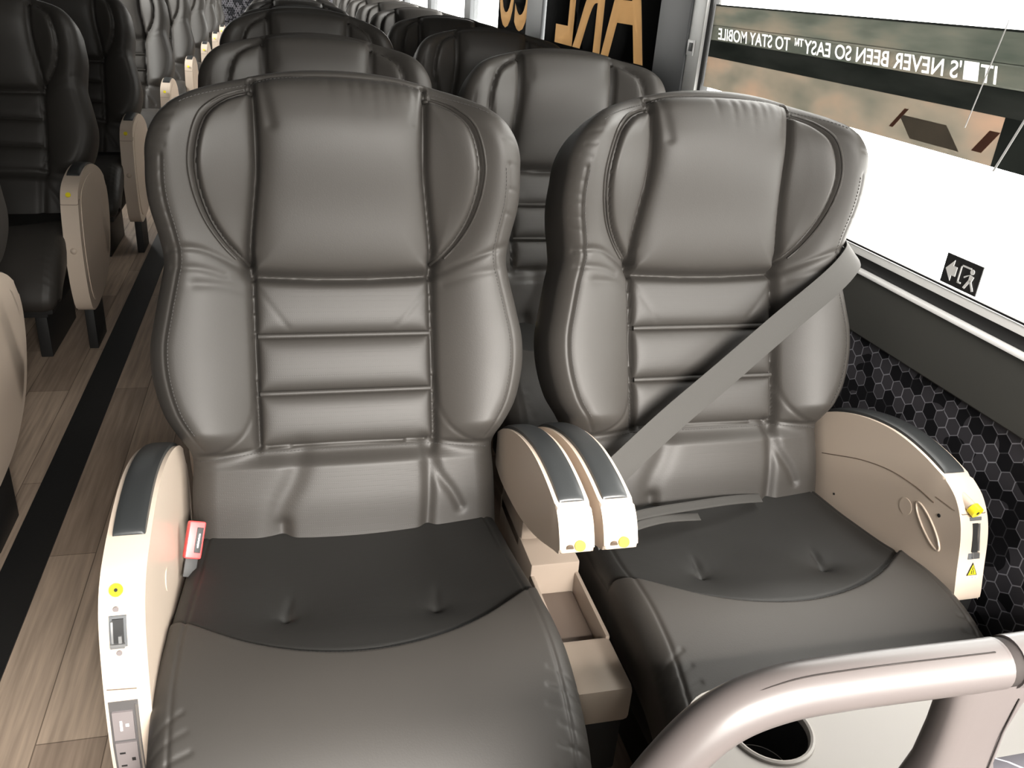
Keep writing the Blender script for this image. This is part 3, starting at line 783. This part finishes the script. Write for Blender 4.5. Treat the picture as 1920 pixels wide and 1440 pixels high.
# ------------------------------------------------------------------ seat belt on the window seat, buckle on the aisle seat
BXo = np.array([AX+SP, Y0, SEAT_ORG])
def bpt(s, t, n): return BXo + np.array([s, 0, 0]) + TV*t + NV*n
def ribbon(name, pts, width_dirs, w, th, m, parent=None):
    bm = bmesh.new(); rings = []
    P = [Vector(p) for p in pts]
    for i, p in enumerate(P):
        wd = Vector(width_dirs[i]).normalized()
        tg = (P[min(i+1, len(P)-1)]-P[max(i-1, 0)]).normalized(); nn = tg.cross(wd).normalized()
        rings.append([bm.verts.new(p+wd*a*w/2+nn*b*th/2) for a, b in ((-1, -1), (-.96, -1.4), (-.5, -1), (.5, -1), (.96, -1.4), (1, -1), (1, 1), (.96, 1.4), (.5, 1), (-.5, 1), (-.96, 1.4), (-1, 1))])
    n = 12
    for i in range(len(rings)-1):
        for k in range(n): bm.faces.new((rings[i][k], rings[i][(k+1) % n], rings[i+1][(k+1) % n], rings[i+1][k]))
    bm.faces.new(rings[0]); bm.faces.new(list(reversed(rings[-1])))
    return link(name, bm_mesh(bm, name, angle=50), m, parent)
belt = empty('seat_belt', tuple(bpt(.30, .45, .06)), 'grey webbing belt running diagonally across the backrest of the nearest window seat', 'seat belt')
def rel(pts): o = Vector(belt.location); return [tuple(Vector(p)-o) for p in pts]
ctrl = [(.345, .500, -.045), (.335, .482, -.005), (.318, .462, .040), (.295, .440, .066), (.24, .395, .078), (.12, .310, .082), (0, .222, .085), (-.12, .137, .092), (-.225, .060, .108), (-.262, .030, .112)]
bp = [bpt(*c) for c in spline(ctrl, 70)]
dirn = np.array(bp[-1])-np.array(bp[10]); dirn /= np.linalg.norm(dirn); wd = np.cross(dirn, NV); wd /= np.linalg.norm(wd)
ribbon('shoulder_strap', rel(bp), [wd]*len(bp), .053, .0016, MT['belt'], belt)
lp = spline([(.49, 1.13, .497), (.55, 1.175, .490), (.62, 1.200, .487), (.72, 1.222, .480), (.82, 1.245, .470), (.90, 1.27, .452)], 30)
ribbon('lap_strap', rel(lp), [(0, .97, .25)]*len(lp), .022, .0014, MT['belt'], belt)
lp2 = spline([(.49, 1.112, .490), (.57, 1.160, .485), (.65, 1.190, .478), (.74, 1.220, .455)], 20)
ribbon('lap_strap', rel(lp2), [(0, .97, .25)]*len(lp2), .018, .0014, MT['belt'], belt)

bk = empty('belt_buckle', (-.176, 1.245, .474), 'red seat belt buckle poking up between the nearest aisle seat and its left armrest', 'belt buckle')
bm = bmesh.new(); add_box(bm, (-.0135, -.010, -.030), (.0135, .010, .032), .004, 3)
o = link('buckle_body', bm_mesh(bm, 'buckle_body'), MT['red'], bk)
bm = bmesh.new(); add_box(bm, (.0, -.0112, -.020), (.0105, .0, .022), .001); link('buckle_slot', bm_mesh(bm, 'buckle_slot'), MT['black'], bk)
bm = bmesh.new(); add_box(bm, (.0035, -.0122, -.012), (.0065, 0, .012), .0008); link('buckle_tongue', bm_mesh(bm, 'buckle_tongue'), MT['steel'], bk)
bm = bmesh.new(); add_box(bm, (-.010, -.004, -.06), (.010, .004, -.025), .001); link('buckle_stalk', bm_mesh(bm, 'buckle_stalk'), MT['black'], bk)
bk.rotation_euler = (math.radians(-32), math.radians(18), math.radians(10))

# ------------------------------------------------------------------ console between the two near seats
cs = empty('center_console', (AX+SP/2, 1.15, 0), 'tan plastic storage console between the two nearest seats, under the paired armrests', 'console')
bm = bmesh.new()
hw = .046
prof = [(.26, .50), (.12, .475), (.02, .43), (.0, .405), (-.02, .405)]
def cbx(lo, hi, bev=.004): add_box(bm, lo, hi, bev)
cbx((-hw, .02, .30), (hw, .26, .415)); cbx((-hw, .10, .38), (hw, .26, .478), .012)
cbx((-hw, -.15, .30), (-hw+.008, .03, .392)); cbx((hw-.008, -.15, .30), (hw, .03, .392)); cbx((-hw, -.15, .30), (hw, .03, .345))
cbx((-hw, -.262, .318), (hw, -.145, .388), .010)
link('console_body', bm_mesh(bm, 'console_body'), MT['console'], cs)
box('console_tray', (-hw+.009, -.144, .345), (hw-.009, .019, .350), MT['console_dark'], cs, .002)
bm = bmesh.new(); add_box(bm, (-.043, -.25, .20), (.040, .2, .317), .006); link('console_foot', bm_mesh(bm, 'console_foot'), MT['black'], cs)
bm = bmesh.new(); add_box(bm, (-.03, -.2, .0), (.03, .15, .20), .004); link('console_leg', bm_mesh(bm, 'console_leg'), MT['black'], cs)

# ------------------------------------------------------------------ modesty panel, tray, rail in the foreground
mp_ = empty('modesty_panel', (.78, .33, 0), 'hexagon-pattern fabric partition below the grey rail at lower right', 'partition')
box('panel_board', (-.50, -.012, 0.0), (.40, .012, .862), MT['hex'], mp_, .008)
tr = empty('cup_tray', (.80, .57, .62), 'pale grey moulded tray with a round cup holder below the curved rail', 'tray')
def tray_mesh():
    bm = bmesh.new()
    # outline with rounded left end
    x0, x1, ya, yb = -.395, .34, -.215, .085
    outl = []
    for t in np.linspace(math.pi/2, math.pi, 10): outl.append((x0+.06+.06*math.cos(t), yb-.06+.06*math.sin(t)))
    for t in np.linspace(math.pi, 1.5*math.pi, 10): outl.append((x0+.05+.05*math.cos(t), ya+.05+.05*math.sin(t)))
    outl += [(x1, ya), (x1, yb)]
    hole = [(CUPX+CUPR*math.cos(t), CUPY+CUPR*math.sin(t)) for t in np.linspace(0, 2*math.pi, 41)[:-1]]
    vt = [bm.verts.new((x, y, 0)) for x, y in outl]; vb = [bm.verts.new((x, y, -.028)) for x, y in outl]
    ht = [bm.verts.new((x, y, 0)) for x, y in hole]
    es = [bm.edges.new((vt[i], vt[(i+1) % len(vt)])) for i in range(len(vt))] + [bm.edges.new((ht[i], ht[(i+1) % len(ht)])) for i in range(len(ht))]
    bmesh.ops.triangle_fill(bm, use_beauty=True, edges=es)
    for i in range(len(vt)): bm.faces.new((vt[i], vt[(i+1) % len(vt)], vb[(i+1) % len(vt)], vb[i]))
    hb_ = [bm.verts.new((x, y, -.028)) for x, y in hole]
    for i in range(len(ht)): bm.faces.new((ht[i], hb_[i], hb_[(i+1) % len(ht)], ht[(i+1) % len(ht)]))
    es = [bm.edges.get((vb[i], vb[(i+1) % len(vb)])) for i in range(len(vb))] + [bm.edges.get((hb_[i], hb_[(i+1) % len(ht)])) for i in range(len(ht))]
    bmesh.ops.triangle_fill(bm, use_beauty=True, edges=es)
    return bm_mesh(bm, 'tray_top', angle=40)
CUPX, CUPY, CUPR = -.302, .018, .044
link('tray_top', tray_mesh(), MT['tray'], tr)
bm = bmesh.new(); n = 40
def ringv(r, z): return [bm.verts.new((CUPX+r*math.cos(2*math.pi*i/n), CUPY+r*math.sin(2*math.pi*i/n), z)) for i in range(n)]
prev = None
for r, z in ((.049, .0003), (.0485, .003), (.046, .0042), (.0435, .003), (.0425, -.002), (.040, -.065), (.036, -.068), (.001, -.068)):
    cur = ringv(r, z)
    if prev:
        for i in range(n): bm.faces.new((prev[i], prev[(i+1) % n], cur[(i+1) % n], cur[i]))
    prev = cur
ch = link('cup_holder', bm_mesh(bm, 'cup_holder', angle=50), MT['tray'], tr)
bm = bmesh.new(); prev = None
for r, z in ((.0422, -.004), (.0396, -.063), (.0385, -.0665), (.001, -.0668)):
    cur = ringv(r, z)
    if prev:
        for i in range(n): bm.faces.new((prev[i], prev[(i+1) % n], cur[(i+1) % n], cur[i]))
    prev = cur
link('cup_well', bm_mesh(bm, 'cup_well', angle=50), MT['black'], ch)
box('tray_lip', (-.30, -.215, -.002), (.34, -.085, .028), MT['white'], tr, .012, 3)
cyl('drain_hole', (CUPX-.020, CUPY-.010, -.0665), (CUPX-.020, CUPY-.010, -.0650), .0035, MT['steel'], tr, n=14)
box('tray_bracket', (-.28, -.226, -.10), (.34, -.20, .0), MT['frame_grey'], tr, .004)

rl = empty('grab_rail', (.443, .33, .97), 'curved grey plastic grab rail with a stout post at lower right', 'rail')
RY = 0.0
ctr = spline([(-.275, .0, -.16), (-.254, 0, -.10), (-.231, 0, -.052), (-.203, 0, -.016), (-.168, 0, -.001), (-.12, 0, .002), (-.02, 0, .0), (-.004, 0, .0)], 70)
link('rail_tube', tube_mesh('rail_tube', ctr, .0168, 28), MT['rail'], rl)
ctr2 = spline([(.004, 0, .0), (.2, 0, .0), (.70, 0, .0)], 12)
link('rail_extension', tube_mesh('rail_extension', ctr2, .0174, 28), MT['rail'], rl)
bm = bmesh.new()
prev = None; n = 28
for z, hx, hy, cx in ((-.008, .034, .014, -.004), (-.020, .033, .014, -.004), (-.030, .030, .014, -.006), (-.055, .027, .014, -.008), (-.085, .028, .015, -.008), (-.1065, .034, .018, -.006)):
    cur = [bm.verts.new((cx + hx*np.sign(math.cos(t))*abs(math.cos(t))**.6, hy*np.sign(math.sin(t))*abs(math.sin(t))**.6, z)) for t in [2*math.pi*i/n for i in range(n)]]
    if prev:
        for i in range(n): bm.faces.new((prev[i], prev[(i+1) % n], cur[(i+1) % n], cur[i]))
    prev = cur
link('rail_post', bm_mesh(bm, 'rail_post', angle=50), MT['rail'], rl)
link('rail_joint', tube_mesh('rail_joint', [(-.005, 0, 0), (.005, 0, 0)], .0160, 28), MT['rail_seam'], rl)
strip_tube('rail_seam', [(c[0], c[1]-.0055, c[2]+.0160) for c in ctr[26:62]], .0005, MT['rail_seam'], rl)
strip_tube('post_seam', [(.010, -.0142, -.02), (.008, -.0142, -.05), (.008, -.0152, -.085), (.010, -.0182, -.108)], .0006, MT['rail_seam'], rl)

# ------------------------------------------------------------------ the coach body
WX, WL, YF, YR, ZC = 1.20, -1.42, -1.0, 13.2, 2.32
def struct(name, lo, hi, m, bev=0.0, parent=None):
    o = box(name, lo, hi, m, parent, bev)
    if parent is None: o['kind'] = 'structure'
    return o
struct('floor', (WL-.1, YF, -.05), (WX+.1, YR, 0), MT['wood'])
struct('trim_1', (-.70, YF+.1, 0), (-.605, YR-.1, .004), MT['strip'])
struct('ceiling', (WL-.1, YF, ZC), (WX+.1, YR, ZC+.05), MT['ceiling'])
struct('wall_rear', (WL-.1, YR, 0), (WX+.1, YR+.05, ZC), MT['hex'])
# front: dash below the windscreen, header above
struct('wall_front', (WL-.1, YF-.05, 0), (WX+.1, YF, .80), MT['wall_dark'])
struct('trim_2', (WL-.1, YF-.05, 1.72), (WX+.1, YF, ZC), MT['wall_dark'])
struct('trim_3', (WL-.1, YF-.05, .80), (-.35, YF, 1.72), MT['wall_dark'])  # unseen panel added to close the windscreen's left and dim the left seats
wf = struct('window_1', (-.35, YF-.03, .80), (WX+.1, YF-.024, 1.72), MT['glass'])
# right wall
struct('wall_right', (WX, YF, 0), (WX+.06, YR, .722), MT['hex'])
bm = bmesh.new(); P_ = [(WX-.006, .716), (WX-.010, .72), (WX-.008, .79), (WX+.004, .835), (WX+.03, .838), (WX+.06, .838), (WX+.06, .716)]
a = [bm.verts.new((x, YF, z)) for x, z in P_]; b = [bm.verts.new((x, YR, z)) for x, z in P_]
for i in range(len(P_)): bm.faces.new((a[i], a[(i+1) % len(P_)], b[(i+1) % len(P_)], b[i]))
o = link('trim_4', bm_mesh(bm, 'trim_4', angle=30), MT['wall_grey']); o['kind'] = 'structure'
struct('trim_5', (WX-.004, YF, .838), (WX+.06, YR, .846), MT['sill'], .003)
struct('trim_6', (WX+.012, YF, .846), (WX+.05, YR, .872), MT['rubber'], .003)
struct('trim_7', (WX+.006, YF, .872), (WX+.05, YR, .889), MT['sill'], .003)
struct('trim_8', (WX+.002, YF, .892), (WX+.012, YR, .896), MT['rubber'])
struct('trim_9', (WX, YF, 1.74), (WX+.06, YR, ZC), MT['wall_dark'])
GXp = WX+.014
wins = [(YF, 2.47), (2.80, 4.22), (4.50, 5.95), (6.15, 7.6), (7.8, 9.3), (9.5, 11.0), (11.2, 13.2)]
for i, (a, b) in enumerate(wins):
    struct('window_%d' % (i+2), (GXp, a, .889), (GXp+.005, b, 1.74), MT['glass'])
k = 10
for i in range(len(wins)-1):
    a, b = wins[i][1], wins[i+1][0]
    if i == 0:
        o = struct('trim_10', (WX-.006, 2.475, .846), (WX+.05, 2.565, 1.74), MT['frame_white'], .006)
        struct('trim_11', (WX-.012, 2.565, .846), (WX+.05, 2.80, 1.74), MT['frame_grey'], .006)
        struct('trim_12', (WX+.004, 2.455, .889), (WX+.03, 2.475, 1.74), MT['rubber'], .002)
        k = 13
    else:
        struct('trim_%d' % k, (WX-.008, a, .846), (WX+.05, b, 1.74), MT['frame_grey'], .006); k += 1
lt = empty('window_latch', (WX-.006, 2.535, 1.222), 'small black and silver latch on the white window post', 'latch')
box('latch_plate', (-.004, -.022, -.022), (.0, .022, .022), MT['sill'], lt, .001)
box('latch_button', (-.007, -.017, -.010), (-.004, .004, .014), MT['black'], lt, .001)

# vinyl graphics on the panes, printed for readers outside, so mirrored from here
gs = empty('window_graphic', (GXp-.001, 1.2, 1.23), 'see-through street picture strip with mirrored white slogan across the first window', 'window graphic')
def filmpart(name, y0, y1, z0, z1, m, parent, x=-.0012, th=.0008, slant=0.0):
    bm = bmesh.new()
    for xx in (x, x+th):
        pass
    o = parent.location
    vs = [(x, y0-o.y, z0-o.z), (x, y1-o.y, z0-o.z), (x, y1-o.y+slant, z1-o.z), (x, y0-o.y+slant, z1-o.z)]
    a = [bm.verts.new(v) for v in vs]; b = [bm.verts.new((v[0]+th, v[1], v[2])) for v in vs]
    bm.faces.new(a); bm.faces.new(list(reversed(b)))
    for i in range(4): bm.faces.new((a[i], a[(i+1) % 4], b[(i+1) % 4], b[i]))
    return link(name, bm_mesh(bm, name, False), m, parent)
filmpart('street_strip', -.2, 2.45, 1.2905, 1.342, MT['film_top'], gs)
filmpart('strip_edge', -.2, 2.45, 1.342, 1.346, MT['film_dark'], gs)
filmpart('dark_strip', -.2, 2.45, 1.206, 1.2515, MT['film_dark'], gs)
filmpart('sunset_strip', 1.275, 2.45, 1.122, 1.206, MT['film_picture'], gs)
filmpart('grey_strip', -.2, 1.275, 1.122, 1.206, MT['film_grey'], gs)
# chair-like shape in the picture
filmpart('picture_chair', 1.36, 1.50, 1.132, 1.172, MT['film_brown'], gs, x=-.0022, slant=.05)
filmpart('picture_chair', 1.305, 1.33, 1.140, 1.180, MT['film_rust'], gs, x=-.0024, slant=-.03)
filmpart('picture_chair', 1.56, 1.572, 1.145, 1.185, MT['film_rust'], gs, x=-.0024, slant=-.035)
filmpart('hose_line', 1.262, 1.267, 1.115, 1.255, MT['white'], gs, x=-.0024, slant=-.05)
filmpart('hose_line', 1.36, 1.3625, 1.175, 1.36, MT['white'], gs, x=-.0024, slant=-.03)
def cut_lettering(body, parent, yc, zc, length, height, rect, m_letter, m_film, offset, shear=0.0, film_name='printed_film'):
    """letters and the film around them, both cut from the same outlines; readable from outside the coach"""
    def outlines():
        c = D.curves.new('t', 'FONT'); c.body = body; c.size = 1.0; c.shear = shear; c.align_x = 'CENTER'
        o = D.objects.new('t', c); col.objects.link(o)
        bpy.context.view_layer.objects.active = o; o.select_set(True)
        bpy.ops.object.convert(target='CURVE')
        return bpy.context.view_layer.objects.active
    for which in ('letters', 'film'):
        o = outlines(); c = o.data; c.dimensions = '2D'; c.fill_mode = 'BOTH'; c.extrude = 0; c.offset = 0
        pts = [p.co[:] for s_ in c.splines for p in (s_.bezier_points if s_.type == 'BEZIER' else s_.points)]
        a_ = np.array([p[:2] for p in pts]); mn, mx = a_.min(0), a_.max(0); ctr_ = (mn+mx)/2; sx, sz = length/(mx[0]-mn[0]), height/(mx[1]-mn[1])
        c.offset = offset if which == 'letters' else -offset; c.resolution_u = 5
        if which == 'film':
            r_ = c.splines.new('POLY'); r_.points.add(3); y0_, y1_, z0_, z1_ = rect
            for p, q_ in zip(r_.points, ((y0_, z0_), (y1_, z0_), (y1_, z1_), (y0_, z1_))): p.co = ((q_[0]-yc)/sx+ctr_[0], (q_[1]-zc)/sz+ctr_[1], 0, 1)
            r_.use_cyclic_u = True
        bpy.context.view_layer.update()
        me = D.meshes.new_from_object(o.evaluated_get(bpy.context.evaluated_depsgraph_get()))
        D.objects.remove(o); D.curves.remove(c)
        po = parent.location
        bm = bmesh.new(); bm.from_mesh(me)
        for v in bm.verts: v.co = (-.0012, (v.co.x-ctr_[0])*sx+yc-po.y, (v.co.y-ctr_[1])*sz+zc-po.z)
        r0_ = bmesh.ops.extrude_face_region(bm, geom=bm.faces[:]); bmesh.ops.translate(bm, vec=(.0008, 0, 0), verts=[v for v in r0_['geom'] if isinstance(v, bmesh.types.BMVert)])
        nm = 'lettering' if which == 'letters' else film_name
        link(nm, bm_mesh(bm, nm, False), m_letter if which == 'letters' else m_film, parent)
        D.meshes.remove(me)
cut_lettering("IT\u25a0'S NEVER BEEN SO EASY\u2122 TO STAY MOBILE", gs, 1.865, 1.271, 1.09, .031, (-.2, 2.45, 1.250, 1.292), MT['letter_white'], MT['film_top'], .012, .22, 'street_strip')
g2 = empty('window_lettering', (GXp-.001, 3.5, 1.35), 'black window wrap with huge mirrored gold letters on the second window', 'window graphic')
cut_lettering('ARE', g2, 3.49, 1.355, 1.06, .42, (2.80, 4.22, .889, 1.74), MT['letter_gold'], MT['wrap'], .02, film_name='black_wrap')
g3 = empty('window_lettering', (GXp-.001, 4.9, 1.35), 'dark window wrap with rounded mirrored gold letters on the third window', 'window graphic')
cut_lettering('CO', g3, 4.86, 1.36, .66, .42, (4.50, 5.22, .889, 1.74), MT['letter_gold'], MT['wrap'], .02, film_name='black_wrap')

sg = empty('exit_sign', (WX+.004, 1.255, .928), 'small black and white emergency exit pictogram standing on the window sill', 'sign')
box('sign_plate', (-.002, -.047, -.028), (.001, .047, .028), MT['black'], sg, .0005, 1, False)
bm = bmesh.new()
def flat(pts):
    a = [bm.verts.new((-.0022, y, z)) for y, z in pts]; b = [bm.verts.new((-.0032, y, z)) for y, z in pts]
    bm.faces.new(a); bm.faces.new(list(reversed(b)))
    for i in range(len(pts)): bm.faces.new((a[i], a[(i+1) % len(pts)], b[(i+1) % len(pts)], b[i]))
flat([(.040, 0), (.022, .020), (.022, .009), (.012, .009), (.012, -.009), (.022, -.009), (.022, -.020)])
link('arrow_mark', bm_mesh(bm, 'arrow_mark', False), MT['white'], sg)
bm = bmesh.new()
flat([(.004, .018), (-.022, .018), (-.022, .015), (.004, .015)]); flat([(.004, .018), (.001, .018), (.001, -.016), (.004, -.016)]); flat([(.004, -.014), (-.006, -.014), (-.006, -.017), (.004, -.017)])
link('door_mark', bm_mesh(bm, 'door_mark', False), MT['white'], sg)
bm = bmesh.new()
cyl_bm(bm, (-.0022, -.026, .012), (-.0032, -.026, .012), .005, n=14); flat([(-.022, .006), (-.033, .004), (-.030, -.006), (-.022, -.004)]); flat([(-.024, -.004), (-.030, -.006), (-.040, -.020), (-.036, -.022)]); flat([(-.022, -.004), (-.028, -.005), (-.018, -.022), (-.013, -.021)]); flat([(-.018, .004), (-.024, .006), (-.010, -.004), (-.009, -.001)])
link('person_mark', bm_mesh(bm, 'person_mark', False), MT['white'], sg)

# left wall: solid and dark near the front, windows further back
struct('wall_left', (WL-.06, YF, 0), (WL, YR, .86), MT['wall_dark'])
struct('trim_30', (WL-.06, YF, .86), (WL, 5.6, ZC), MT['wall_dark'])
struct('trim_31', (WL-.06, 5.6, 1.74), (WL, YR, ZC), MT['wall_dark'])
k = 32
lw = [(5.6, 7.2), (7.4, 9.0), (9.2, 10.8), (11.0, 13.2)]
for i, (a, b) in enumerate(lw):
    struct('window_%d' % (i+9), (WL-.03, a, .86), (WL-.025, b, 1.74), MT['glass'])
    if i < 3: struct('trim_%d' % k, (WL-.06, b, .86), (WL, lw[i+1][0], 1.74), MT['wall_dark']); k += 1
# low unseen partition, added to hold front light off the left seats
struct('wall_light_block', (WL, 1.02, 0), (-.74, 1.05, .80), MT['hex'])

# added fill lamp behind the camera, lights the near seats from the front
def fill_lamp(loc, rot, L, power, label, spread):
    o = empty('fill_light', loc, label, 'added fill lamp'); o.rotation_euler = rot
    box('diffuser', (-L/2, -.12, .0), (L/2, .12, .02), mat('fill_lamp_diffuser', (.9, .9, .9), .5, emit=((1, .95, .88), 4.0)), o, .006)
    box('fill_lamp_housing', (-L/2-.02, -.14, .021), (L/2+.02, .14, .06), MT['ceiling'], o, .006)
    for sx in (-L/2+.1, L/2-.1): cyl('bracket', (sx, 0, .05), (sx, .12, .27), .01, MT['black'], o, n=10)
    l = area_light('fill_lamp_area', (0, 0, -.012), (0, 0, -1), L*.96, .22, power, (1, .95, .89), spread=spread); l.parent = o
fill_lamp((.62, -.72, 1.60), (math.radians(57), 0, math.radians(3)), 1.2, 25, 'long fill lamp added behind the camera to light the near seats', 58)
